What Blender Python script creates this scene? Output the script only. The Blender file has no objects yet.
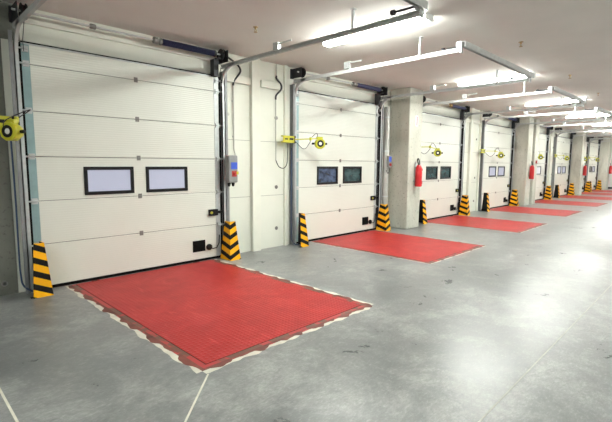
import bpy, bmesh, math, random
from mathutils import Vector, Matrix
random.seed(7)
C = bpy.context.scene.collection
sc = bpy.context.scene
PI = math.pi

# ------------------------------------------------------------------ materials
def new_mat(name):
    m = bpy.data.materials.new(name); m.use_nodes = True
    nt = m.node_tree
    b = nt.nodes['Principled BSDF']
    return m, nt, b

def plain(name, col, rough=.5, metal=0., spec=.5, var=0., vscale=6., bump=0., bscale=60., coat=0.):
    """procedural paint / metal with a little mottling and a fine bump"""
    m, nt, b = new_mat(name)
    b.inputs['Roughness'].default_value = rough
    b.inputs['Metallic'].default_value = metal
    b.inputs['Specular IOR Level'].default_value = spec
    b.inputs['Coat Weight'].default_value = coat
    tc = nt.nodes.new('ShaderNodeTexCoord')
    if var > 0:
        n = nt.nodes.new('ShaderNodeTexNoise'); n.inputs['Scale'].default_value = vscale
        n.inputs['Detail'].default_value = 5
        nt.links.new(tc.outputs['Object'], n.inputs['Vector'])
        r = nt.nodes.new('ShaderNodeValToRGB')
        r.color_ramp.elements[0].position = .3; r.color_ramp.elements[1].position = .7
        r.color_ramp.elements[0].color = [c*(1-var) for c in col] + [1]
        r.color_ramp.elements[1].color = [min(1, c*(1+var*.6)) for c in col] + [1]
        nt.links.new(n.outputs['Fac'], r.inputs['Fac'])
        nt.links.new(r.outputs['Color'], b.inputs['Base Color'])
    else:
        b.inputs['Base Color'].default_value = (*col, 1)
    if bump > 0:
        n2 = nt.nodes.new('ShaderNodeTexNoise'); n2.inputs['Scale'].default_value = bscale
        nt.links.new(tc.outputs['Object'], n2.inputs['Vector'])
        bp = nt.nodes.new('ShaderNodeBump'); bp.inputs['Strength'].default_value = bump
        bp.inputs['Distance'].default_value = .01
        nt.links.new(n2.outputs['Fac'], bp.inputs['Height'])
        nt.links.new(bp.outputs['Normal'], b.inputs['Normal'])
    return m

def emit(name, col, strength):
    m, nt, b = new_mat(name)
    b.inputs['Base Color'].default_value = (*[c*.3 for c in col], 1)
    b.inputs['Emission Color'].default_value = (*col, 1)
    b.inputs['Emission Strength'].default_value = strength
    b.inputs['Roughness'].default_value = .35
    return m

def mix_node(nt, fac, a, b_):
    x = nt.nodes.new('ShaderNodeMix'); x.data_type = 'RGBA'
    for sock, v in ((x.inputs[0], fac), (x.inputs[6], a), (x.inputs[7], b_)):
        if hasattr(v, 'is_linked'): nt.links.new(v, sock)
        elif isinstance(v, (int, float)): sock.default_value = v
        else: sock.default_value = (*v, 1)
    return x.outputs[2]

def ramp(nt, fac, p0, p1, c0=(0, 0, 0), c1=(1, 1, 1)):
    r = nt.nodes.new('ShaderNodeValToRGB')
    e = r.color_ramp.elements
    e[0].position = p0; e[1].position = p1; e[0].color = (*c0, 1); e[1].color = (*c1, 1)
    nt.links.new(fac, r.inputs['Fac'])
    return r.outputs['Color']

def noise(nt, vec, scale, detail=5, rough=.55, dist=0.):
    n = nt.nodes.new('ShaderNodeTexNoise')
    n.inputs['Scale'].default_value = scale; n.inputs['Detail'].default_value = detail
    n.inputs['Roughness'].default_value = rough; n.inputs['Distortion'].default_value = dist
    nt.links.new(vec, n.inputs['Vector'])
    return n.outputs['Fac']

def mapped(nt, scale):
    tc = nt.nodes.new('ShaderNodeTexCoord'); mp = nt.nodes.new('ShaderNodeMapping')
    mp.inputs['Scale'].default_value = scale
    nt.links.new(tc.outputs['Object'], mp.inputs['Vector'])
    return mp.outputs['Vector']

def floor_mat():
    m, nt, b = new_mat('polished_concrete')
    v = mapped(nt, (1, 1, 1))
    big = noise(nt, v, .7, 5, .6, .3)
    mid = noise(nt, v, 1.7, 10, .72, .5)
    fine = noise(nt, mapped(nt, (1, 1.5, 1)), 7, 8, .78, .5)
    c = ramp(nt, big, .32, .68, (.145, .154, .152), (.305, .313, .305))
    c = mix_node(nt, ramp(nt, mid, .38, .56, (.75, .75, .75), (0, 0, 0)), c, (.125, .132, .134))
    c = mix_node(nt, ramp(nt, mid, .5, .70, (0, 0, 0), (.8, .8, .8)), c, (.40, .405, .39))
    c = mix_node(nt, ramp(nt, fine, .38, .60, (.55, .55, .55), (0, 0, 0)), c, (.13, .136, .136))
    dk = ramp(nt, noise(nt, mapped(nt, (1.0, 1.25, 1)), 2.6, 12, .82, 1.3), .30, .38, (.8, .8, .8), (0, 0, 0))
    c = mix_node(nt, dk, c, (.075, .08, .08))
    tiny = noise(nt, mapped(nt, (1, 2.2, 1)), 26, 6, .8, .6)
    c = mix_node(nt, ramp(nt, tiny, .34, .56, (.5, .5, .5), (0, 0, 0)), c, (.13, .136, .136))
    c = mix_node(nt, ramp(nt, tiny, .54, .74, (0, 0, 0), (.5, .5, .5)), c, (.42, .425, .41))
    sc2 = ramp(nt, noise(nt, mapped(nt, (.6, 2.4, 1)), 3.1, 12, .8, .9), .31, .40, (.7, .7, .7), (0, 0, 0))
    c = mix_node(nt, sc2, c, (.09, .094, .094))
    nt.links.new(c, b.inputs['Base Color'])
    r = nt.nodes.new('ShaderNodeMapRange'); r.inputs['To Min'].default_value = .16; r.inputs['To Max'].default_value = .48
    nt.links.new(mid, r.inputs['Value']); nt.links.new(r.outputs['Result'], b.inputs['Roughness'])
    b.inputs['Specular IOR Level'].default_value = .5
    bp = nt.nodes.new('ShaderNodeBump'); bp.inputs['Strength'].default_value = .12; bp.inputs['Distance'].default_value = .004
    nt.links.new(mid, bp.inputs['Height']); nt.links.new(bp.outputs['Normal'], b.inputs['Normal'])
    return m

def concrete_mat(name, a, b_, bump=.25):
    m, nt, b = new_mat(name)
    v = mapped(nt, (1, 1, .35))
    big = noise(nt, v, 2.2, 7, .65, .6)
    c = ramp(nt, big, .3, .7, a, b_)
    spots = noise(nt, mapped(nt, (1, 1, 1)), 22, 4, .6)
    c = mix_node(nt, ramp(nt, spots, .3, .42, (1, 1, 1), (0, 0, 0)), c, [x*.7 for x in a])
    nt.links.new(c, b.inputs['Base Color'])
    b.inputs['Roughness'].default_value = .75
    bp = nt.nodes.new('ShaderNodeBump'); bp.inputs['Strength'].default_value = bump; bp.inputs['Distance'].default_value = .006
    nt.links.new(spots, bp.inputs['Height']); nt.links.new(bp.outputs['Normal'], b.inputs['Normal'])
    return m

def ribbed_panel(name, col, period, strength, rough=.42):
    """painted sheet with fine horizontal micro ribs"""
    m, nt, b = new_mat(name)
    v = mapped(nt, (1, 1, 1))
    n = noise(nt, v, 1.6, 5)
    nt.links.new(ramp(nt, n, .3, .7, [c*.95 for c in col], col), b.inputs['Base Color'])
    b.inputs['Roughness'].default_value = rough
    w = nt.nodes.new('ShaderNodeTexWave'); w.wave_type = 'BANDS'; w.bands_direction = 'Z'
    w.inputs['Scale'].default_value = 2*PI/(20*period)
    w.inputs['Distortion'].default_value = .6; w.inputs['Detail'].default_value = 2; w.inputs['Detail Scale'].default_value = 3
    nt.links.new(v, w.inputs['Vector'])
    bp = nt.nodes.new('ShaderNodeBump'); bp.inputs['Strength'].default_value = strength; bp.inputs['Distance'].default_value = .003
    nt.links.new(w.outputs['Fac'], bp.inputs['Height']); nt.links.new(bp.outputs['Normal'], b.inputs['Normal'])
    return m

def checker_plate():
    """red paint over raised diamond tread, scuffed"""
    m, nt, b = new_mat('red_tread_plate')
    v = mapped(nt, (1, 1, 1))
    n1 = noise(nt, v, 1.7, 8, .65, 1.5)
    c = ramp(nt, n1, .3, .75, (.32, .012, .013), (.48, .03, .03))
    sc_ = noise(nt, mapped(nt, (9, 1.2, 1)), 2.5, 6, .7, .8)
    c = mix_node(nt, ramp(nt, sc_, .56, .74), c, (.54, .06, .055))
    # diamonds: product of two diagonal sine bands
    def band(sx, sy):
        mp = mapped(nt, (1, 1, 1))
        d = nt.nodes.new('ShaderNodeVectorMath'); d.operation = 'DOT_PRODUCT'
        d.inputs[1].default_value = (sx, sy, 0); nt.links.new(mp, d.inputs[0])
        s = nt.nodes.new('ShaderNodeMath'); s.operation = 'SINE'; nt.links.new(d.outputs['Value'], s.inputs[0])
        return s.outputs[0]
    k = 2*PI/.062
    mul = nt.nodes.new('ShaderNodeMath'); mul.operation = 'MULTIPLY'
    nt.links.new(band(k*.7, k*.7), mul.inputs[0]); nt.links.new(band(k*.7, -k*.7), mul.inputs[1])
    h = ramp(nt, mul.outputs[0], .35, .75)
    worn = mix_node(nt, ramp(nt, n1, .55, .7), (0, 0, 0), (.45, .45, .45))
    wm = nt.nodes.new('ShaderNodeMath'); wm.operation = 'MULTIPLY'
    nt.links.new(h, wm.inputs[0]); nt.links.new(worn, wm.inputs[1])
    c = mix_node(nt, wm.outputs[0], c, (.62, .12, .11))
    nt.links.new(c, b.inputs['Base Color'])
    b.inputs['Roughness'].default_value = .42
    b.inputs['Specular IOR Level'].default_value = .22
    bp = nt.nodes.new('ShaderNodeBump'); bp.inputs['Strength'].default_value = .8; bp.inputs['Distance'].default_value = .005
    nt.links.new(h, bp.inputs['Height']); nt.links.new(bp.outputs['Normal'], b.inputs['Normal'])
    return m

def worn_frame():
    m, nt, b = new_mat('worn_red_edge')
    v = mapped(nt, (1, 1, 1))
    n1 = noise(nt, v, 4.5, 6, .6, .5)
    nt.links.new(ramp(nt, n1, .46, .52, (.40, .028, .028), (.13, .055, .035)), b.inputs['Base Color'])
    b.inputs['Roughness'].default_value = .5
    return m

def chevron(name, vec, period):
    """black and yellow warning stripes painted as bands of constant vec.P"""
    m, nt, b = new_mat(name)
    v = mapped(nt, (1, 1, 1))
    d = nt.nodes.new('ShaderNodeVectorMath'); d.operation = 'DOT_PRODUCT'; d.inputs[1].default_value = vec
    nt.links.new(v, d.inputs[0])
    s = nt.nodes.new('ShaderNodeMath'); s.operation = 'MULTIPLY_ADD'
    s.inputs[1].default_value = 1/period; s.inputs[2].default_value = 20.37
    nt.links.new(d.outputs['Value'], s.inputs[0])
    f = nt.nodes.new('ShaderNodeMath'); f.operation = 'FRACT'; nt.links.new(s.outputs[0], f.inputs[0])
    t = nt.nodes.new('ShaderNodeMath'); t.operation = 'GREATER_THAN'; t.inputs[1].default_value = .46
    nt.links.new(f.outputs[0], t.inputs[0])
    nt.links.new(mix_node(nt, t.outputs[0], (.003, .003, .003), (.85, .41, .006)), b.inputs['Base Color'])
    b.inputs['Roughness'].default_value = .5
    b.inputs['Specular IOR Level'].default_value = .2
    return m

M = {}
M['floor'] = floor_mat()
M['ceiling'] = plain('ceiling_plaster', (.75, .735, .695), .85, var=.05, vscale=1.2, bump=.06, bscale=30)
M['panel'] = ribbed_panel('door_sheet', (.71, .735, .665), .03, .35)
M['clad'] = ribbed_panel('wall_cladding', (.72, .735, .65), .09, .12, .5)
M['trimwhite'] = plain('cream_steel', (.72, .73, .64), .5, var=.04)
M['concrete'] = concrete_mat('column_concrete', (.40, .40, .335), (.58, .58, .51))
M['darkconcrete'] = concrete_mat('dark_concrete', (.115, .12, .10), (.165, .17, .145))  # darker grey than the column concrete
M['whitewall'] = plain('white_plaster', (.75, .75, .73), .8, var=.04, vscale=.8)
M['galv'] = plain('galvanised_steel', (.52, .55, .55), .42, metal=.45, var=.12, vscale=14)
M['galvteal'] = plain('zinc_stile', (.27, .40, .41), .38, metal=.35, var=.12, vscale=9)
M['rail'] = plain('grey_rail', (.52, .53, .52), .45, metal=.1, var=.1, vscale=10)
M['anglesteel'] = plain('angle_steel', (.25, .26, .265), .45, metal=.35, var=.15, vscale=12)
M['dark'] = plain('dark_steel', (.022, .024, .028), .5, metal=.3, var=.1)
M['black'] = plain('black_plastic', (.005, .005, .006), .45, spec=.3, var=.1)
M['rubber'] = plain('black_rubber', (.003, .003, .003), .8, spec=.15, var=.1)
M['hinge'] = plain('grey_hinge', (.22, .215, .20), .45, metal=.5, var=.1)
M['blue'] = plain('blue_spring', (.06, .065, .14), .45, metal=.3, var=.15, vscale=30)
M['brass'] = plain('brass', (.30, .20, .07), .4, metal=.7, var=.1)
M['tread'] = checker_plate()
M['frame'] = worn_frame()
M['primer'] = plain('brown_primer', (.17, .045, .03), .6, var=.5, vscale=7)
M['filler'] = plain('joint_filler', (.66, .64, .55), .8, var=.15, vscale=8)
M['joint'] = plain('grey_joint', (.40, .39, .355), .7, var=.25, vscale=5)
M['yellow'] = plain('lime_yellow_paint', (.50, .485, .025), .4, var=.06)
M['lens'] = plain('lamp_lens', (.75, .75, .7), .15, var=.02)
M['red'] = plain('red_cover', (.52, .012, .016), .35, var=.1, vscale=5)
M['redsw'] = plain('red_switch', (.38, .02, .015), .4, var=.05)
M['bluelabel'] = plain('blue_label', (.04, .10, .55), .4, var=.1, vscale=60)
M['signwhite'] = plain('sign_white', (.85, .83, .82), .4, var=.02)
M['signred'] = plain('sign_red', (.72, .06, .12), .4, var=.02)
M['greybox'] = plain('grey_enclosure', (.23, .235, .225), .42, var=.06)
M['pipe'] = plain('grey_pipe', (.40, .40, .37), .4, metal=.2, var=.08)
M['conduit'] = plain('pale_conduit', (.52, .52, .47), .5, var=.05)
M['cable'] = plain('dark_cable', (.02, .02, .022), .5, var=.1)
M['bluecable'] = plain('blue_cable', (.03, .06, .13), .5, var=.1)
M['whitebatten'] = plain('white_batten', (.80, .80, .78), .4, var=.02)
M['tube'] = emit('fluorescent_diffuser', (.97, 1., .94), 31.)
M['gap'] = plain('dark_gap', (.03, .012, .012), .8, var=.1)
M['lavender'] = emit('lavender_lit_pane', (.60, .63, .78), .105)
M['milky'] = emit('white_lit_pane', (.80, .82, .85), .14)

def dark_pane(name, c0, c1):
    m, nt, b = new_mat(name)
    n = noise(nt, mapped(nt, (4, 4, 7)), 1.3, 3, .5, .6)
    nt.links.new(ramp(nt, n, .35, .7, c0, c1), b.inputs['Base Color'])
    b.inputs['Roughness'].default_value = .12
    b.inputs['Coat Weight'].default_value = .5
    return m
M['paneblue'] = dark_pane('blue_dark_pane', (.015, .022, .04), (.09, .13, .24))
M['paneteal'] = dark_pane('teal_dark_pane', (.012, .03, .034), (.045, .10, .105))

# ------------------------------------------------------------------ mesh helpers
class MB:
    def __init__(s): s.v = []; s.f = []; s.mi = []; s.smooth = []
    def _add(s, vs, fs, mi=0, smooth=False):
        o = len(s.v); s.v += [tuple(p) for p in vs]
        for f in fs: s.f.append([i+o for i in f]); s.mi.append(mi); s.smooth.append(smooth)
    def box(s, x0, x1, y0, y1, z0, z1, mi=0):
        vs = [(x0,y0,z0),(x1,y0,z0),(x1,y1,z0),(x0,y1,z0),(x0,y0,z1),(x1,y0,z1),(x1,y1,z1),(x0,y1,z1)]
        s._add(vs, [(0,3,2,1),(4,5,6,7),(0,1,5,4),(1,2,6,5),(2,3,7,6),(3,0,4,7)], mi); return s
    def hexa(s, lo, hi, mi=0):
        s._add(list(lo)+list(hi), [(0,3,2,1),(4,5,6,7),(0,1,5,4),(1,2,6,5),(2,3,7,6),(3,0,4,7)], mi); return s
    def prism(s, poly, axis, a0, a1, mi=0):
        """extrude a polygon (list of 2D points) along an axis"""
        def P(u, w, a):
            return {'x': (a, u, w), 'y': (u, a, w), 'z': (u, w, a)}[axis]
        n = len(poly)
        vs = [P(u, w, a0) for u, w in poly] + [P(u, w, a1) for u, w in poly]
        fs = [tuple(range(n))[::-1], tuple(range(n, 2*n))] + [(i, (i+1) % n, n+(i+1) % n, n+i) for i in range(n)]
        s._add(vs, fs, mi); return s
    def lathe(s, prof, origin=(0,0,0), axis='z', n=20, mi=0):
        """profile [(r, a)...] turned about an axis"""
        ox, oy, oz = origin; vs = []; fs = []
        for r, a in prof:
            for k in range(n):
                t = 2*PI*k/n; c, d = r*math.cos(t), r*math.sin(t)
                vs.append({'z': (ox+c, oy+d, oz+a), 'x': (ox+a, oy+c, oz+d), 'y': (ox+c, oy+a, oz+d)}[axis])
        for i in range(len(prof)-1):
            for k in range(n):
                fs.append((i*n+k, i*n+(k+1) % n, (i+1)*n+(k+1) % n, (i+1)*n+k))
        fs.append(tuple(range(n))[::-1]); fs.append(tuple(range((len(prof)-1)*n, len(prof)*n)))
        s._add(vs, fs, mi, True); return s
    def tube(s, path, r, n=8, mi=0):
        pts = [Vector(p) for p in path]; vs = []; fs = []; up = Vector((0, 0, 1))
        ref = None
        for i, p in enumerate(pts):
            t = (pts[min(i+1, len(pts)-1)] - pts[max(i-1, 0)]).normalized()
            if ref is None:
                ref = t.cross(up if abs(t.z) < .9 else Vector((1, 0, 0))).normalized()
            ref = (ref - t*ref.dot(t)).normalized(); b = t.cross(ref)
            for k in range(n):
                a = 2*PI*k/n; vs.append(p + ref*(r*math.cos(a)) + b*(r*math.sin(a)))
        for i in range(len(pts)-1):
            for k in range(n): fs.append((i*n+k, i*n+(k+1) % n, (i+1)*n+(k+1) % n, (i+1)*n+k))
        fs.append(tuple(range(n))[::-1]); fs.append(tuple(range((len(pts)-1)*n, len(pts)*n)))
        s._add(vs, fs, mi, True); return s
    def sweep(s, prof, path, mi=0):
        """prof = [(x, b)...] closed, swept along a path in the y-z plane; b runs along the path's normal"""
        n = len(prof); vs = []; fs = []
        for i, (y, z) in enumerate(path):
            a = path[max(i-1, 0)]; c = path[min(i+1, len(path)-1)]
            ty, tz = c[0]-a[0], c[1]-a[1]; L = math.hypot(ty, tz); ty /= L; tz /= L
            ny, nz = -tz, ty
            for x, b in prof: vs.append((x, y+ny*b, z+nz*b))
        for i in range(len(path)-1):
            for k in range(n): fs.append((i*n+k, i*n+(k+1) % n, (i+1)*n+(k+1) % n, (i+1)*n+k))
        fs.append(tuple(range(n))[::-1]); fs.append(tuple(range((len(path)-1)*n, len(path)*n)))
        s._add(vs, fs, mi); return s
    def build(s, name, mats, parent=None, loc=(0, 0, 0), bevel=0., recalc=True):
        me = bpy.data.meshes.new(name); me.from_pydata(s.v, [], s.f)
        if not isinstance(mats, (list, tuple)): mats = [mats]
        for m in mats: me.materials.append(M[m] if isinstance(m, str) else m)
        for p, mi, sm in zip(me.polygons, s.mi, s.smooth): p.material_index = mi; p.use_smooth = sm
        if recalc:
            bm = bmesh.new(); bm.from_mesh(me); bmesh.ops.recalc_face_normals(bm, faces=bm.faces); bm.to_mesh(me); bm.free()
        if any(s.smooth):
            try: me.set_sharp_from_angle(angle=math.radians(40))
            except Exception: pass
        o = bpy.data.objects.new(name, me); C.objects.link(o); o.location = loc
        if parent: o.parent = parent
        if bevel > 0:
            b = o.modifiers.new('bevel', 'BEVEL'); b.width = bevel; b.segments = 2; b.limit_method = 'ANGLE'; b.angle_limit = math.radians(40)
        return o

def tag(o, label=None, cat=None, group=None, kind=None):
    if label: o['label'] = label
    if cat: o['category'] = cat
    if group: o['group'] = group
    if kind: o['kind'] = kind
    return o

def empty(name, loc, label, cat, group=None, kind=None):
    o = bpy.data.objects.new(name, None); C.objects.link(o); o.location = loc; o.empty_display_size = .1
    return tag(o, label, cat, group, kind)

def copy_tree(o, parent=None):
    c = o.copy(); C.objects.link(c)
    if parent: c.parent = parent
    for ch in list(o.children): copy_tree(ch, c)
    return c

def shift(o, dx, label):
    c = copy_tree(o); c.location = o.location + Vector((dx, 0, 0)); c['label'] = label
    return c

def spline(pts, n=10):
    out = []
    P = [Vector(p) for p in pts]; P = [P[0]] + P + [P[-1]]
    for i in range(1, len(P)-2):
        for q in range(n):
            t = q/n
            a, b, c, d = P[i-1], P[i], P[i+1], P[i+2]
            out.append(.5*((2*b) + (-a+c)*t + (2*a-5*b+4*c-d)*t*t + (-a+3*b-3*c+d)*t**3))
    out.append(P[-2]); return out

ORD = ['first', 'second', 'third', 'fourth', 'fifth', 'sixth', 'seventh', 'eighth']
CX = [2.665, 7.155, 11.66, 16.12, 20.60, 24.80, 28.60, 31.82]      # door centres along the wall
W = 1.365                                                          # half a door
HC = 3.43                                                          # ceiling height
XE = 35.5                                                          # far end wall
YB = -13.0

# ------------------------------------------------------------------ shell
fl = MB().box(-8, XE, YB, .6, -.2, 0).build('floor', 'floor'); tag(fl, 'polished grey mottled concrete floor', 'floor', kind='structure')
j = MB()
jl = MB().box(-8, XE, -5.054, -5.044, 0, .0012)
j.box(.49, .505, -5.0, -1.2, 0, .0012)
j.hexa([(1.66,-3.33,0),(1.67,-3.34,0),(.9,-4.09,0),(.89,-4.08,0)], [(1.66,-3.33,.0012),(1.67,-3.34,.0012),(.9,-4.09,.0012),(.89,-4.08,.0012)])
j.build('joint_filler', 'filler', fl)
jl.build('joint_line', 'joint', fl)
ce = MB().box(-8, XE, YB, .6, HC, HC+.2).build('ceiling', 'ceiling'); tag(ce, 'flat pinkish grey concrete ceiling', 'ceiling', kind='structure')
we = MB().box(XE, XE+.2, YB, .6, 0, HC).build('wall_east', 'whitewall'); tag(we, 'white end wall closing the hall', 'wall', kind='structure')
MB().box(XE-.015, XE, YB, .05, 0, .12).build('wall_skirting', 'dark', we)
tag(MB().box(-8.2, -8, YB, .6, 0, HC).build('wall_west', 'whitewall'), 'plain wall at the near end of the hall', 'wall', kind='structure')
tag(MB().box(-8.2, XE+.2, YB-.2, YB, 0, HC).build('wall_south', 'whitewall'), 'plain wall facing the loading doors', 'wall', kind='structure')

# dock wall: piers between the doors and a lintel band above them
WY = .06
wn = MB()
edges = [1.12]
for cx in CX: edges += [cx-W-.0, cx+W+.0]
edges += [XE]
wn.box(1.31, XE, WY, WY+.2, 3.02, HC)
for i in range(0, len(edges), 2):
    x0, x1 = edges[i], edges[i+1]
    if i > 0: x0 -= .06
    if i+1 < len(edges)-1: x1 += .06
    else: x1 = XE
    wn.box(x0, x1, WY, WY+.2, 0, 3.02)
wn = wn.build('wall_north', 'clad'); tag(wn, 'cream panelled wall holding the loading doors', 'wall', kind='structure')
wl = MB().box(-8, 1.12, .05, .26, 1.0, 3.02).box(-8, 1.31, .05, .26, 3.02, HC).box(-8, 1.12, .05, .26, 0, .992).box(-8, 1.12, .058, .26, .99, 1.002)
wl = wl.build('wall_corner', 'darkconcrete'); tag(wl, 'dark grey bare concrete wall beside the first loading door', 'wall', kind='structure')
MB().lathe([(.0, .05), (.034, .05), (.034, .044), (.02, .044), (.018, .05)], (.985, 0, .142), 'y', 14).build('tie_hole_cap', 'greybox', wl)

# posts, rails and seams on the piers
tn = 0
def trim(mb, mat, lab):
    global tn
    tn += 1
    return tag(mb.build('trim_%d' % tn, mat, bevel=.004), lab, 'trim', kind='structure')
for k in range(4):
    a = CX[2*k]; 
    o = a - CX[0]
    n_ = ORD[2*k]; n2 = ORD[2*k+1]
    if k == 3:
        xm = (CX[6]+CX[7])/2
        trim(MB().box(xm-.06, xm+.06, -.02, WY, 0, HC), 'trimwhite', 'cream steel post between the %s and %s loading doors' % (n_, n2))
        continue
    trim(MB().box(4.72+o, 4.90+o, -.02, WY, 0, HC), 'trimwhite', 'cream steel post between the %s and %s loading doors' % (n_, n2))
    trim(MB().box(4.20+o, 4.715+o, .01, WY, 2.96, 3.08).box(4.955+o, 5.50+o, .01, WY, 2.96, 3.08), 'trimwhite', 'cream steel rail high between the %s and %s loading doors' % (n_, n2))
    trim(MB().box(5.52+o, 5.60+o, .0, WY, 0, HC), 'trimwhite', 'narrow cream frame strip beside the %s loading door' % n2)
    MB().box(4.11+o, 4.72+o, WY-.0015, WY, 1.0, 1.006).box(4.9+o, 5.52+o, WY-.0015, WY, 1.0, 1.006)\
        .box(4.11+o, 4.72+o, WY-.0015, WY, 2.0, 2.006).box(4.9+o, 5.52+o, WY-.0015, WY, 2.0, 2.006).build('panel_seam', 'hinge', wn)
    for z in (.363, 1.155, 2.449):
        MB().lathe([(.036, 0), (.036, -.008), (.022, -.010), (.022, -.004), (.008, -.004), (.008, -.012), (0.001, -.012)], (5.343+o, WY, z), 'y', 16).build('fixing_cap', 'hinge', wn)
    MB().lathe([(.026, 0), (.026, -.008), (.001, -.012)], (4.262+o, WY, 2.43), 'y', 12).build('fixing_cap', 'conduit', wn)
for k, cx in enumerate(CX):
    trim(MB().box(cx-W+.03, cx+W-.03, .02, WY, 3.24, 3.34), 'trimwhite', 'cream steel lintel rail above the %s loading door' % ORD[k])

# concrete columns
COLS = [(9.10, 9.70, -.52, 'concrete column between the second and third loading doors'),
        (17.74, 18.28, -.52, 'concrete column beside the fourth loading door, first of the twin columns'),
        (18.60, 19.02, -.52, 'concrete column beside the fifth loading door, second of the twin columns'),
        (26.40, 27.0, -.52, 'concrete column between the sixth and seventh loading doors'),
        (33.5, 34.25, -.52, 'concrete column beside the eighth loading door at the far white wall')]
for x0, x1, y, lab in COLS:
    tag(MB().box(x0, x1, y, WY, 0, HC).build('column', 'concrete', bevel=.02), lab, 'column', kind='structure')

# ------------------------------------------------------------------ sectional door
SEAM = [.035, .576, 1.122, 1.668, 2.214, 2.76, 3.0]
WIN = [(-.745, -.083), (.097, .768)]
def make_door(k, panemats):
    cx = CX[k]
    r = empty('door_%d' % (k+1), (cx, 0, 0), DOORLAB[k], 'loading door', kind='structure')
    for i in range(6):
        z0, z1 = SEAM[i]+.003, SEAM[i+1]-.003
        mb = MB()
        if i == 2:
            # opening cut round the two windows
            xs = [-W+.01, WIN[0][0]+.03, WIN[0][1]-.03, WIN[1][0]+.03, WIN[1][1]-.03, W-.01]
            mb.box(xs[0], xs[5], 0, .04, z0, 1.20).box(xs[0], xs[5], 0, .04, 1.515, z1)
            for a in (0, 2, 4): mb.box(xs[a], xs[a+1], 0, .04, 1.20, 1.515)
            mb.build('door_section', 'panel', r)
        else:
            mb.box(-W+.01, W-.01, 0, .04, z0, z1).build('door_section', 'panel', r, bevel=.005)
    MB().box(-W+.02, W-.02, .012, .036, .04, 1.19).box(-W+.02, W-.02, .012, .036, 1.52, 2.99).build('seam_gasket', 'rubber', r)
    MB().box(-W+.005, W-.005, -.004, .045, .0, .037).build('bottom_seal', 'rubber', r)
    MB().box(-W+.005, W-.005, -.012, .03, 2.985, 3.001).build('top_angle', 'galv', r)
    MB().box(-W+.005, W-.005, -.006, .05, 3.001, 3.02).build('top_seal', 'rubber', r)
    for s in (-1, 1):
        mb = MB()
        for i in range(6):
            xa, xb = sorted((s*(W-.085), s*W))
            mb.box(xa, xb, -.008, .042, SEAM[i]+.012, SEAM[i+1]-.012)
        mb.build('end_stile', 'galvteal' if s < 0 else 'galv', r)
        for z in SEAM[1:6] + [2.93]:
            h = MB().box(min(s*(W-.07), s*(W-.005)), max(s*(W-.07), s*(W-.005)), -.03, -.008, z-.035, z+.035)
            h.tube([(s*(W-.06), -.036, z), (s*(W+.055), -.036, z)], .010, 8)
            h = h.build('hinge', 'galv', r)
            MB().lathe([(.024, 0), (.026, .005), (.026, .02), (.024, .025)], (s*(W+.055)-.0125, -.036, z), 'x', 12).build('roller', 'black', h)
    for s in (-1, 1):
        xa, xb = sorted((s*(W+.001), s*(W+.034)))
        MB().box(xa, xb, -.014, .058, 0, 3.0).build('gap_shade', 'rubber', r)  # black strip put in for the shadow gap between door and track
    for z in SEAM[1:6]:
        MB().box(-.026, .026, -.006, 0, z-.034, z+.034).tube([(-.026, -.008, z), (.026, -.008, z)], .006, 8).build('hinge', 'hinge', r)
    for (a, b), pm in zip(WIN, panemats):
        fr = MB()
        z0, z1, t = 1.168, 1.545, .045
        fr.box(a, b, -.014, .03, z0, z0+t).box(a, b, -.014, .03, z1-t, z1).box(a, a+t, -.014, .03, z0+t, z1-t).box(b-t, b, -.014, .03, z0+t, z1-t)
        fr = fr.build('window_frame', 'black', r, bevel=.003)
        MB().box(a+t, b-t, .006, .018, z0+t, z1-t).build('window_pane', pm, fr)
    # black louvred vent with a plug beside it
    v = MB().box(.835, 1.06, -.012, 0, .162, .345)
    vl = MB()
    for q in range(6):
        zz = .185+q*.026
        vl.prism([(-.012, zz), (-.024, zz-.012), (-.024, zz-.006), (-.012, zz+.012)], 'x', .85, 1.045)
    v = v.build('vent_grille', 'rubber', r)
    vl.build('louvre', 'rubber', v)
    p = MB().lathe([(.05, 0), (.054, -.012), (.05, -.035), (.03, -.045), (.001, -.045)], (1.13, 0, .215), 'y', 18)
    p.tube([(1.15, -.02, .19), (1.2, -.03, .185), (1.27, -.03, .19), (1.32, -.02, .26), (1.335, -.015, .40)], .009, 6)
    p.build('cable_plug', 'black', r)
    b = MB().box(1.13, 1.30, -.045, -.008, .735, .84).box(1.28, W+.03, -.03, -.012, .765, .81).build('bolt_lock', 'black', r, bevel=.006)
    MB().lathe([(.022, 0), (.022, -.01), (.012, -.014), (.001, -.014)], (1.17, -.045, .787), 'y', 14).build('lock_cylinder', 'yellow', b)
    return r
DOORLAB = ['cream sectional loading door with lavender windows beside the dark concrete wall',
           'cream sectional loading door with dark bluish windows, second along the wall',
           'cream sectional loading door with dark teal windows, just past the first column',
           'cream sectional loading door with lavender windows before the twin columns, fourth along',
           'cream sectional loading door just past the twin columns, one pale window in view',
           'cream sectional loading door sixth along the wall, pinkish windows',
           'cream sectional loading door seventh along, mostly hidden by the column before it',
           'cream sectional loading door last along the wall, near the white end wall']
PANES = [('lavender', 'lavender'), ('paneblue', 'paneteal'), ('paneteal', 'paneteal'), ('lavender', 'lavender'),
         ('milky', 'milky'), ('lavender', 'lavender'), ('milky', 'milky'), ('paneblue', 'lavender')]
for k in range(8): make_door(k, PANES[k])

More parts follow.
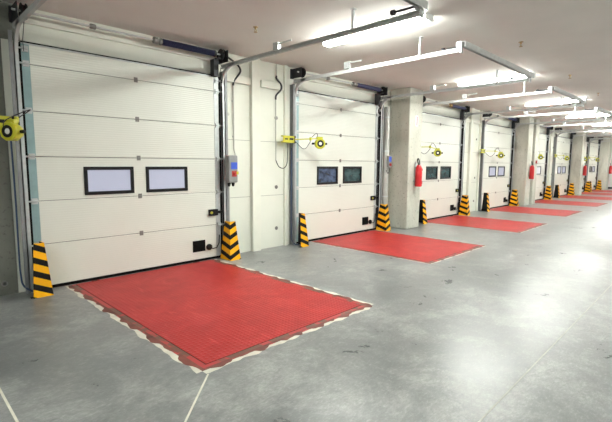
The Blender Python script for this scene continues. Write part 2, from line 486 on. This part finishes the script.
# ------------------------------------------------------------------ tracks
TZ, TR = 3.17, .30
YEND = -3.42
def c_prof(s, w=.036, d=.07, t=.006, x0=1.402):
    """C channel, open towards the door; s = side"""
    pts = [(x0, -d/2), (x0+w, -d/2), (x0+w, d/2), (x0, d/2), (x0, d/2-t), (x0+w-t, d/2-t), (x0+w-t, -d/2+t), (x0, -d/2+t)]
    return [(s*x, b) for x, b in pts]
def make_track(k):
    cx = CX[k]; YEND = (-3.64, -3.32, -3.24)[min(k, 2)]
    r = empty('door_track', (cx, 0, 0), 'galvanised steel lifting track frame of the %s loading door from the dark concrete wall' % ORD[k], 'door track', 'lifting tracks above the loading doors')
    for s in (-1, 1):
        yc = -.036
        MB().sweep(c_prof(s), [(yc, .0), (yc, 2.86)]).build('vertical_track', 'galv', r)
        xa, xb = sorted((s*1.414, s*1.432))
        MB().box(xa, xb, yc-.027, yc+.027, .02, 2.85).build('channel_shade', 'black', r)  # black filling added so the inside of the channel looks shaded
        # angle that fixes the track to the wall
        xa, xb = sorted((s*1.455, s*1.495))
        g = MB().box(xa, xb, -.075, -.069, .0, 3.1)
        xa, xb = sorted((s*1.455, s*1.461))
        g.box(xa, xb, -.069, .06, .0, 3.1)
        for z in (.5, 1.0, 1.6, 2.2, 2.75):
            xa, xb = sorted((s*1.461, s*1.484)); g.box(xa, xb, -.069, -.06, z, z+.03)
        g.build('track_angle', 'anglesteel', r)
        path = [(yc, 2.86)]
        for q in range(1, 13):
            a = PI/2*q/12
            path.append((yc - TR*(1-math.cos(a)), 2.86 + TR*math.sin(a)))
        path.append((YEND, 2.86+TR))
        MB().sweep(c_prof(s, d=.058), path).build('horizontal_track', 'rail', r)
        MB().sweep(c_prof(s, d=.06), [(-.02, 2.86+TR), (-.33, 2.86+TR)]).build('upper_track', 'rail', r)
        for y in (-1.35, -2.72):
            h = MB()
            x0 = s*1.458
            if y > -2:
                h.box(x0-.03, x0+.03, y-.05, y+.05, 3.19, 3.30).tube([(x0, y-.3, 3.28), (x0, y+.02, 3.28)], .012, 6)
                h.build('track_bracket', 'galv', r); continue
            h.box(min(x0, x0+s*.03), max(x0, x0+s*.03), y-.002, y+.002, 3.14, HC)
            h.box(min(x0, x0+s*.004), max(x0, x0+s*.004), y, y+.03, 3.14, HC)
            h.box(x0-.03, x0+.03, y-.03, y+.03, HC-.006, HC)
            h.build('hanger', 'galv', r)
        e = MB().box(s*1.428-.035, s*1.428+.035, YEND-.012, YEND, 3.11, 3.26)
        e.box(s*1.428-.03, s*1.428+.03, YEND, YEND+.06, 3.195, 3.26)
        e.build('end_bracket', 'galv', r)
        bu = MB().tube([(s*1.36, YEND+.02, 3.215), (s*1.36, YEND+.30, 3.215)], .012, 8).lathe([(.03, 0), (.03, .04)], (s*1.36, YEND+.28, 3.215), 'y', 12)
        bu.build('spring_bumper', 'dark', r)
    MB().prism([(YEND-.012, 3.18), (YEND-.012, 3.26), (YEND-.062, 3.26), (YEND-.062, 3.18), (YEND-.056, 3.18), (YEND-.056, 3.254), (YEND-.018, 3.254), (YEND-.018, 3.18)], 'x', -1.45, 1.45).build('cross_rail', 'rail', r)
    return r
for k in range(3): tr0 = make_track(k)
for k in range(3, 8):
    shift(tr0, CX[k]-CX[2], 'galvanised steel lifting track frame of the %s loading door from the dark concrete wall' % ORD[k])

# ------------------------------------------------------------------ torsion shaft
def make_shaft(k):
    r = empty('spring_shaft', (CX[k], -.15, 3.315), 'steel shaft with blue grey coil spring over the %s loading door' % ORD[k], 'spring shaft', 'spring shafts above the loading doors')
    MB().tube([(-1.46, 0, 0), (1.46, 0, 0)], .0135, 10).build('shaft', 'rail', r)
    prof = []
    for q in range(121):
        x = .33 + .86*q/120
        prof.append((.041 + .006*math.cos(q*PI), x))
    MB().lathe(prof, (0, 0, 0), 'x', 16).build('coil_spring', 'blue', r)
    MB().lathe([(.03, .20), (.045, .21), (.045, .27), (.03, .28), (.048, .30), (.048, .328)], (0, 0, 0), 'x', 14).build('winding_cone', 'hinge', r)
    MB().lathe([(.048, 1.193), (.05, 1.22), (.03, 1.24)], (0, 0, 0), 'x', 14).build('spring_cone', 'dark', r)
    MB().lathe([(.028, -.63), (.034, -.62), (.034, -.57), (.028, -.56)], (0, 0, 0), 'x', 14).build('shaft_coupling', 'hinge', r)
    for s in (-1, 1):
        d = [(.025, 0), (.085, .0), (.09, .006), (.07, .012), (.07, .045), (.09, .052), (.085, .06), (.025, .06)]
        MB().lathe(d, (s*1.345-.03, 0, 0), 'x', 20).build('cable_drum', 'black', r)
        x = s*1.42
        MB().box(x-.004, x+.004, -.07, .19, -.10, .08).box(x-.03, x+.03, .175, .21, -.10, .08).build('bearing_plate', 'dark', r)
        MB().tube([(s*1.345, -.07, 0), (s*1.352, .085, -.30), (s*1.345, .10, -.42)], .004, 5).build('lift_cable', 'dark', r)
    MB().box(1.225, 1.31, .04, .15, -.33, -.07).box(1.24, 1.30, -.05, .05, -.075, -.06).build('safety_device', 'dark', r)
    return r
sh0 = make_shaft(0)
for k in range(1, 8):
    n_ = shift(sh0, CX[k]-CX[0], 'steel shaft with blue grey coil spring over the %s loading door' % ORD[k])
    if k == 2:
        for ch in n_.children:
            if ch.name.startswith('winding_cone'):
                ch.data = ch.data.copy(); ch.data.materials[0] = M['brass']; ch['label'] = 'brass winding cone'

# ------------------------------------------------------------------ corner guards
GH = .64
def guard(s):
    """L of two sloping plates; s=+1 stands at a door's far jamb, -1 at its near jamb"""
    # base and top rectangles, inner corner at (-.12, -.17)
    b = (-.105, .105, -.145, .145); t = (-.055, .055, -.075, .075)
    th = .012
    def c(q, z, ox, oy): return (s*(q[0 if ox < 0 else 1]), q[2 if oy < 0 else 3], z)
    mat = GM[s]
    r = empty('corner_guard', (0, 0, 0), '', 'corner guard', 'striped guards at the door jambs')
    def plate(bx0, bx1, by0, by1, tx0, tx1, ty0, ty1, mb, mi=0):
        X = lambda v: s*v
        lo = [(X(bx0), by0, 0), (X(bx1), by0, 0), (X(bx1), by1, 0), (X(bx0), by1, 0)]
        hi = [(X(tx0), ty0, GH), (X(tx1), ty0, GH), (X(tx1), ty1, GH), (X(tx0), ty1, GH)]
        mb.hexa(lo, hi, mi)
    g = MB()
    plate(b[0], b[1], b[2], b[2]+th, t[0], t[1], t[2], t[2]+th, g)
    plate(b[0], b[0]+th, b[2]+th, b[3], t[0], t[0]+th, t[2]+th, t[3], g)
    g.build('striped_plate', mat, r)
    g = MB()   # inner faces of the L, coloured black for the shaded hollow
    plate(b[0]+th, b[1], b[2]+th, b[2]+th+.006, t[0]+th, t[1], t[2]+th, t[2]+th+.006, g)
    plate(b[0]+th, b[0]+th+.006, b[2]+th+.006, b[3], t[0]+th, t[0]+th+.006, t[2]+th+.006, t[3], g)
    g.build('inner_shade', 'black', r)
    MB().box(min(s*b[0], s*(b[1]+.02)), max(s*b[0], s*(b[1]+.02)), b[2]+th+.006, b[2]+.06, 0, .01).build('base_flange', 'dark', r)
    return r
mx, my = .48, .30
kx = (.105-.055)/GH; ky = (.145-.075)/GH
GM = {1: chevron('stripes_falling', (-mx, -my, 1+mx*kx+my*ky), .166), -1: chevron('stripes_rising', (mx, -my, 1+mx*kx+my*ky), .166)}
gl, gr = guard(-1), guard(1)
GX, GY = 1.425, -.20
first = {-1: gl, 1: gr}
for k in range(8):
    for s in (-1, 1):
        g = first[s] if k == 0 else copy_tree(first[s])
        g.location = (CX[k]+s*GX + ({0: .055, 2: .13}.get(k, 0) if s < 0 else 0), GY, 0)
        side = 'near' if s < 0 else 'far'
        g['label'] = ('black and yellow %s corner guard at the %s jamb of the %s loading door'
                      % ('slant striped' if s < 0 else 'chevron striped', side, ORD[k]))

# ------------------------------------------------------------------ dock levellers
def leveller(k, x0, x1, y0, lab):
    """red tread plate let into the floor in front of a door"""
    r = empty('dock_leveller', ((x0+x1)/2, 0, 0), lab, 'dock leveller', 'red dock levellers in the floor')
    h = (x1-x0)/2; e = .075; g = .008
    ya, yb = y0, -.05
    MB().box(-h+.02, h-.02, ya+.02, yb, .0005, .002).build('pit_gap', 'gap', r)
    MB().box(-h+e+g, h-e-g, ya+e+g, yb, .002, .005).build('platform', 'tread', r, bevel=.001)
    f = MB()
    f.box(-h, -h+e, ya, yb, .0, .0024).box(h-e, h, ya, yb, .0, .0024).box(-h+e, h-e, ya, ya+e, .0, .0024)
    f.build('edge_frame', 'frame', r)
    # ragged filler poured round the frame, brown primer smeared over its inner side
    rnd = random.Random(30+k)
    n = 110 if k < 3 else 50
    def ragged(lo, hi):
        ph = [rnd.uniform(0, 6.28) for _ in range(5)]
        out = []
        for i in range(n):
            t = i/(n-1)
            v = .5 + .28*math.sin(36*t+ph[0]) + .2*math.sin(61*t+ph[1]) + .12*math.sin(87*t+ph[2]) + .08*math.sin(140*t+ph[3])
            out.append(lo + (hi-lo)*max(0, min(1, v)))
        return out
    def band(mb, lo, hi, z):
        for side in (-1, 1):
            w = ragged(lo, hi)
            for i in range(n-1):
                ya_, yb_ = ya + (yb-ya)*i/(n-1), ya + (yb-ya)*(i+1)/(n-1)
                q = [(side*(h-.03), ya_), (side*(h-.03), yb_), (side*(h+w[i+1]), yb_), (side*(h+w[i]), ya_)]
                mb._add([(a, b, z) for a, b in q], [(0, 1, 2, 3)])
        w = ragged(lo, hi)
        for i in range(n-1):
            xa, xb = -h+2*h*i/(n-1), -h+2*h*(i+1)/(n-1)
            q = [(xa, ya+.03), (xb, ya+.03), (xb, ya-w[i+1]), (xa, ya-w[i])]
            mb._add([(a, b, z) for a, b in q], [(0, 1, 2, 3)])
        return mb
    big = k == 0
    band(MB(), .03 if big else .012, .066 if big else .036, .0015).build('filler_edge', 'filler', r)
    band(MB(), -.028, .052 if big else .02, .0028).build('primer_smear', 'primer', r)
    for s in (-1, 1):
        MB().box(s*(h-e-.25)-.05, s*(h-e-.25)+.05, -.07, -.052, .005, .013).build('rear_hinge', 'frame', r)
    return r
for k in range(8):
    if k == 0: x0, x1, y0 = 1.655, 3.845, -3.27
    else: x0, x1, y0 = CX[k]-.965, CX[k]+1.245, -2.74
    if k == 2: x0, x1, y0 = CX[k]-1.07, CX[k]+1.17, -2.66
    if k > 2: x0, x1, y0 = CX[k]-1.09, CX[k]+1.13, -2.6
    leveller(k, x0, x1, y0, ['large red tread plate dock leveller before the first door, with ragged pale edge'][0] if k == 0 else
             'red tread plate dock leveller in the floor before the %s loading door' % ORD[k])

# ------------------------------------------------------------------ dock lights
def dock_light(k, head, bx):
    """yellow bracket on the near track, folding arm and round yellow lamp"""
    cx = CX[k]
    r = empty('dock_light', (cx-W-.09, -.10, 2.05), 'yellow swing arm dock light on the near track of the %s loading door' % ORD[k], 'dock light', 'yellow dock lights')
    hx, hy, hz = head[0]-(cx-W-.09), head[1]+.10, head[2]-2.05
    b = MB().box(-.36, -.075, -.045, -.035, -.06, .07).box(-.36, -.075, -.035, .02, .05, .07).box(-.36, -.075, -.035, .02, -.06, -.04)
    b.box(-.15, -.08, .02, .024, -.05, .06)
    b = b.build('bracket', 'yellow', r, bevel=.004)
    MB().box(-.315, -.245, -.049, -.045, -.005, .02).box(-.20, -.10, -.049, -.045, -.01, .03).build('bracket_slot', 'black', b)
    MB().lathe([(.014, -.05), (.014, .065)], (-.045, -.02, 0), 'z', 10).lathe([(.024, -.065), (.024, -.03)], (-.045, -.02, 0), 'z', 10)\
        .lathe([(.024, .035), (.024, .075)], (-.045, -.02, 0), 'z', 10).box(-.075, -.045, -.03, -.01, .05, .07).box(-.075, -.045, -.03, -.01, -.06, -.04).build('pivot', 'black', r)
    el = (hx*.5+.0, hy*.5-.08, .02)
    tip = Vector((hx, hy, hz+.10))
    a = MB().tube([(-.045, -.02, .01), el], .011, 8).tube([el, tip], .010, 8)
    a.lathe([(.022, -.03), (.022, .03)], el, 'z', 10)
    a.build('arm', 'yellow', r)
    MB().tube(spline([(-.03, -.03, -.03), ((.0+el[0])/2, el[1]*.6, -.17), (el[0]-.02, el[1], -.05), (el[0], el[1], .02), (el[0]+.12, (el[1]+hy)/2, .13), (hx-.05, hy, hz+.12), (hx-.07, hy, hz+.02)], 6), .006, 6).build('arm_cable', 'cable', r)
    # head: drum facing the viewer's side of the hall, tilted down a little
    d = MB().lathe([(.03, .075), (.06, .07), (.082, .03), (.088, 0), (.088, -.045), (.078, -.055), (.055, -.055), (.05, -.045), (.001, -.045)], (0, 0, 0), 'y', 10)
    d = d.build('lamp_head', 'yellow', r, (hx, hy, hz))
    d.rotation_euler = (0, 0, HROT[k]); d.scale = (1.18, 1.18, 1.18)
    MB().lathe([(.056, -.047), (.056, -.056), (.03, -.059), (.026, -.05), (.026, -.047)], (0, 0, 0), 'y', 20).build('lens_ring', 'black', d)
    MB().lathe([(.026, -.046), (.026, -.054), (.016, -.058), (.001, -.059)], (0, 0, 0), 'y', 16).build('lens', 'lens', d)
    MB().lathe([(.012, .085), (.018, .10), (.018, .125), (.01, .13)], (0, 0, 0), 'x', 10).lathe([(.012, -.085), (.018, -.10), (.018, -.125), (.01, -.13)], (0, 0, 0), 'x', 10).build('side_knob', 'black', d)
    MB().box(-.05, .05, -.03, .03, .07, .11).build('head_mount', 'yellow', d, bevel=.008)
    return r
HROT = [-.95, -.5, -.8, -.9, -.95, -1., -1., -1.]
HEADS = [(1.06, -.52, 1.925), (6.05, -.40, 1.985), (10.95, -.30, 1.915), (15.45, -.35, 1.925), (19.95, -.35, 1.93), (24.15, -.35, 1.93), (27.95, -.35, 1.93), (31.2, -.35, 1.93)]
for k in range(8): dock_light(k, HEADS[k], 0)

# ------------------------------------------------------------------ control box, conduits, pipes
r = empty('control_box', (4.15, -.175, 1.505), 'grey control box with blue label and red switch beside the first loading door', 'control box')
MB().box(-.09, .09, -.06, .06, -.225, .225).build('casing', 'greybox', r, bevel=.02)
MB().box(-.05, .075, -.066, -.06, -.0, .11).build('display_label', 'bluelabel', r)
MB().lathe([(.034, 0), (.034, -.01), (.022, -.014), (.022, -.035), (.001, -.037)], (.015, -.06, -.075), 'y', 16).box(-.035, .06, -.062, -.06, -.125, -.03).build('rotary_switch', 'redsw', r)
MB().box(.06, .10, -.063, -.06, -.09, -.04).build('switch_tag', 'yellow', r)
MB().lathe([(.024, 0), (.03, -.012), (.02, -.05), (.014, -.06)], (.03, 0, -.228), 'z', 12).lathe([(.024, 0), (.03, -.012), (.02, -.05), (.014, -.06)], (-.05, 0, -.228), 'z', 12).build('cable_gland', 'black', r)
MB().box(.03, .08, .06, .235, .10, .16).box(.03, .08, .06, .235, -.16, -.10).build('mounting_plate', 'galv', r)

o = empty('power_conduit', (4.36, 0, 1.74), 'grey conduit with black flexible loop running down to the control box', 'conduit')
MB().tube([(.0, -.0, 0), (.0, .035, .1), (.0, .035, 1.17)], .011, 8).build('rigid_conduit', 'conduit', o)
MB().tube(spline([(0, .035, 1.17), (.01, .02, 1.25), (.11, .0, 1.38), (.12, -.0, 1.46), (.02, -.02, 1.53), (-.2, -.10, 1.575)]), .017, 8).build('flexible_loop', 'cable', o)
for z in (.3, .9): MB().box(-.02, .02, .045, .058, z, z+.025).build('conduit_clip', 'galv', o)
o = empty('power_conduit', (5.315, 0, 1.66), 'thin grey conduit from the ceiling to the second dock light bracket', 'conduit')
MB().tube([(0, .035, 0), (0, .035, 1.12)], .011, 8).tube([(.02, .035, 1.55), (.02, .035, 1.765)], .011, 8).build('rigid_conduit', 'conduit', o)
MB().tube(spline([(0, .035, 1.12), (.01, .03, 1.2), (.10, .0, 1.31), (.10, .0, 1.40), (.02, .03, 1.5), (.02, .035, 1.55)]), .017, 8).build('flexible_loop', 'cable', o)
MB().tube(spline([(0, .035, 0), (.05, .0, -.12), (.16, -.03, -.14), (.22, -.05, .0), (.2, -.06, .32)]), .008, 6).build('curly_lead', 'cable', o)

o = empty('steel_pipe', (4.205, -.0, 0), 'slim grey pipe rising from the first chevron guard to the control box', 'pipe')
MB().tube([(0, 0, .0), (0, 0, 1.22)], .022, 10).build('pipe_run', 'pipe', o)
MB().box(-.03, .03, .02, .06, .9, .93).box(-.03, .03, .02, .06, .68, .71).build('pipe_clip', 'galv', o)

o = empty('steel_pipe', (8.755, -.10, 0), 'thick grey pipe beside the second loading door, shaded by the column', 'pipe')
MB().lathe([(.075, 0), (.075, 2.95), (.06, 2.97)], (0, 0, 0), 'z', 18).build('pipe_run', 'pipe', o)
for z in (.8, 1.9, 2.7): MB().lathe([(.082, 0), (.082, .03)], (0, 0, z), 'z', 18).box(-.02, .02, .07, .16, z, z+.03).build('pipe_clip', 'galv', o)
o = empty('switch_box', (8.735, -.212, 1.66), 'small blue and red switch box on the thick grey pipe', 'switch box')
MB().box(-.06, .06, -.03, .03, -.14, .14).build('casing', 'greybox', o, bevel=.01)
MB().box(-.05, .05, -.034, -.03, -.0, .12).build('display_label', 'bluelabel', o)
MB().lathe([(.035, 0), (.035, -.02), (.02, -.03), (.001, -.03)], (0, -.03, -.07), 'y', 14).build('rotary_switch', 'redsw', o)
MB().tube(spline([(0, 0, -.14), (.01, -.01, -.22), (-.04, .0, -.28), (-.05, .05, -.2)]), .01, 6).build('cable_loop', 'cable', o)

o = MB().tube(spline([(1.135, -.03, 1.85), (1.14, -.03, 1.2), (1.135, -.03, .5), (1.14, -.03, .22), (1.16, -.05, .10), (1.24, -.12, .03), (1.33, -.13, .02)]), .011, 6).build('blue_cable', 'bluecable')
tag(o, 'blue cable hanging down the near jamb of the first loading door', 'cable')
o = MB().tube(spline([(5.66, -.03, 1.9), (5.655, -.03, 1.0), (5.655, -.03, .3), (5.665, -.04, .10), (5.70, -.10, .02), (5.76, -.13, .012)]), .010, 6).build('blue_cable', 'bluecable')
tag(o, 'blue cable hanging down the near jamb of the second loading door', 'cable')

# ------------------------------------------------------------------ extinguishers, signs
def extinguisher(x, y, lab):
    r = empty('fire_extinguisher', (x, y, 1.05), lab, 'fire extinguisher', 'covered fire extinguishers on the columns')
    MB().lathe([(.072, 0), (.084, .01), (.087, .04), (.081, .09), (.085, .22), (.083, .36), (.076, .41), (.079, .46), (.05, .52), (.025, .54)], (0, -.10, 0), 'z', 16).build('red_cover', 'red', r)
    MB().box(-.03, .03, -.02, 0, .25, .6).box(-.09, .09, -.02, 0, .12, .17).build('wall_bracket', 'galv', r)
    MB().tube(spline([(0, -.10, .53), (-.04, -.10, .58), (-.04, -.08, .66), (.015, -.07, .69), (.05, -.08, .63), (.04, -.10, .53)]), .013, 7).build('hose_loop', 'black', r)
    MB().box(.045, .092, -.16, -.04, .39, .45).box(.05, .092, -.16, -.04, .06, .14).build('cover_flap', 'red', r, bevel=.01)
    return r
extinguisher(9.43, -.52, 'red covered fire extinguisher hanging on the first single concrete column')
extinguisher(18.06, -.52, 'red covered fire extinguisher hanging on the twin concrete columns')
extinguisher(26.85, -.52, 'red covered fire extinguisher on the column past the sixth loading door')
extinguisher(34.0, -.52, 'red covered fire extinguisher on the last column at the white end wall')
r = empty('wall_sign', (9.42, -.52, 2.66), 'small white sign with red bar on the first concrete column', 'sign')
MB().box(-.055, .055, -.006, 0, -.125, .125).build('sign_plate', 'signwhite', r)
MB().box(-.02, .03, -.009, -.006, -.11, .10).build('sign_bar', 'signred', r)
r = empty('call_point', (18.82, -.52, 1.72), 'small red call point on the second of the twin columns', 'call point')
MB().box(-.06, .06, -.05, 0, -.06, .06).build('casing', 'redsw', r, bevel=.01)
MB().box(-.03, .03, -.055, -.05, -.03, .03).build('press_plate', 'signwhite', r)

# ------------------------------------------------------------------ ceiling lamps
def lamp(x, y0, y1, lab):
    r = empty('ceiling_lamp', (x, (y0+y1)/2, HC), lab, 'ceiling lamp', 'fluorescent ceiling lamps')
    h = (y1-y0)/2
    MB().box(-.085, .085, -h, h, -.02, 0).build('lamp_body', 'whitebatten', r, bevel=.006)
    MB().box(-.07, .07, -h+.03, h-.03, -.07, -.02).build('diffuser', 'tube', r, bevel=.02)
    for s in (-1, 1): MB().box(-.085, .085, s*h-.015, s*h+.015, -.075, .0).build('end_cap', 'whitebatten', r, bevel=.004)
    return r
LABS = ['lit fluorescent ceiling lamp between the first and second loading doors', 'lit fluorescent ceiling lamp in front of the first single column',
        'lit fluorescent ceiling lamp between the third and fourth loading doors', 'lit fluorescent ceiling lamp in front of the twin columns',
        'lit fluorescent ceiling lamp between the fifth and sixth loading doors', 'lit fluorescent ceiling lamp in front of the column past the sixth door',
        'lit fluorescent ceiling lamp between the seventh and eighth loading doors']
lamp(-2.2, -5.2, -3.5, 'added unseen fill lamp on the ceiling at the near end of the hall, before the first loading door')  # out of view, added to brighten the near side of the first door
LY0, LY1 = -3.28, -1.58
for k in range(7):
    lamp(4.91+4.5*k, LY0 if k == 0 else LY0+.16, LY1, LABS[k])
for k in range(8):  # unseen row behind the camera, added as general fill light
    lamp(-2.6+4.5*k, -8.5, -6.8, 'added unseen fill lamp on the ceiling on the opposite side of the hall, %s of its row' % ORD[k])

# ------------------------------------------------------------------ sprinklers
for (x, y), w in zip([(3.744, -1.345), (6.93, -3.68), (10.10, -3.60), (13.06, -3.55)],
                     ['above the first dock leveller', 'above the floor beyond the second track end', 'high past the second loading door', 'high past the third loading door']):
    r = empty('sprinkler', (x, y, HC), 'small brass sprinkler head on the ceiling %s' % w, 'sprinkler', 'brass sprinklers on the ceiling')
    MB().lathe([(.035, 0), (.033, -.006), (.012, -.008), (.011, -.03), (.001, -.03)], (0, 0, 0), 'z', 14).build('escutcheon', 'brass', r)
    MB().tube([(-.012, 0, -.03), (-.02, 0, -.045), (-.006, 0, -.065)], .004, 6).tube([(.012, 0, -.03), (.02, 0, -.045), (.006, 0, -.065)], .004, 6).build('yoke', 'brass', r)
    MB().lathe([(.004, -.06), (.026, -.066), (.026, -.07), (.004, -.07)], (0, 0, 0), 'z', 14).build('deflector', 'brass', r)

# ------------------------------------------------------------------ camera, world, view
cam = bpy.data.cameras.new('camera'); co = bpy.data.objects.new('camera', cam); C.objects.link(co)
yaw, pitch, roll = math.radians(44.629), math.radians(6.383), math.radians(.326)
fw = Vector((math.cos(yaw)*math.cos(pitch), math.sin(yaw)*math.cos(pitch), -math.sin(pitch)))
rt = Vector((math.sin(yaw), -math.cos(yaw), 0)); up = rt.cross(fw)
rt, up = rt*math.cos(roll)+up*math.sin(roll), -rt*math.sin(roll)+up*math.cos(roll)
mw = Matrix((rt, up, -fw)).transposed().to_4x4(); mw.translation = (0, -6.018, 1.6)
co.matrix_world = mw
cam.sensor_width = 36; cam.lens = 422.78*36/612; cam.clip_start = .05; cam.clip_end = 200
sc.camera = co
w = bpy.data.worlds.new('world'); sc.world = w; w.use_nodes = True
w.node_tree.nodes['Background'].inputs['Color'].default_value = (.8, .85, 1, 1)
w.node_tree.nodes['Background'].inputs['Strength'].default_value = .3
sc.view_settings.view_transform = 'Standard'; sc.view_settings.look = 'None'
sc.view_settings.gamma = 1; sc.view_settings.use_curve_mapping = False
sc.view_settings.exposure = 2.4
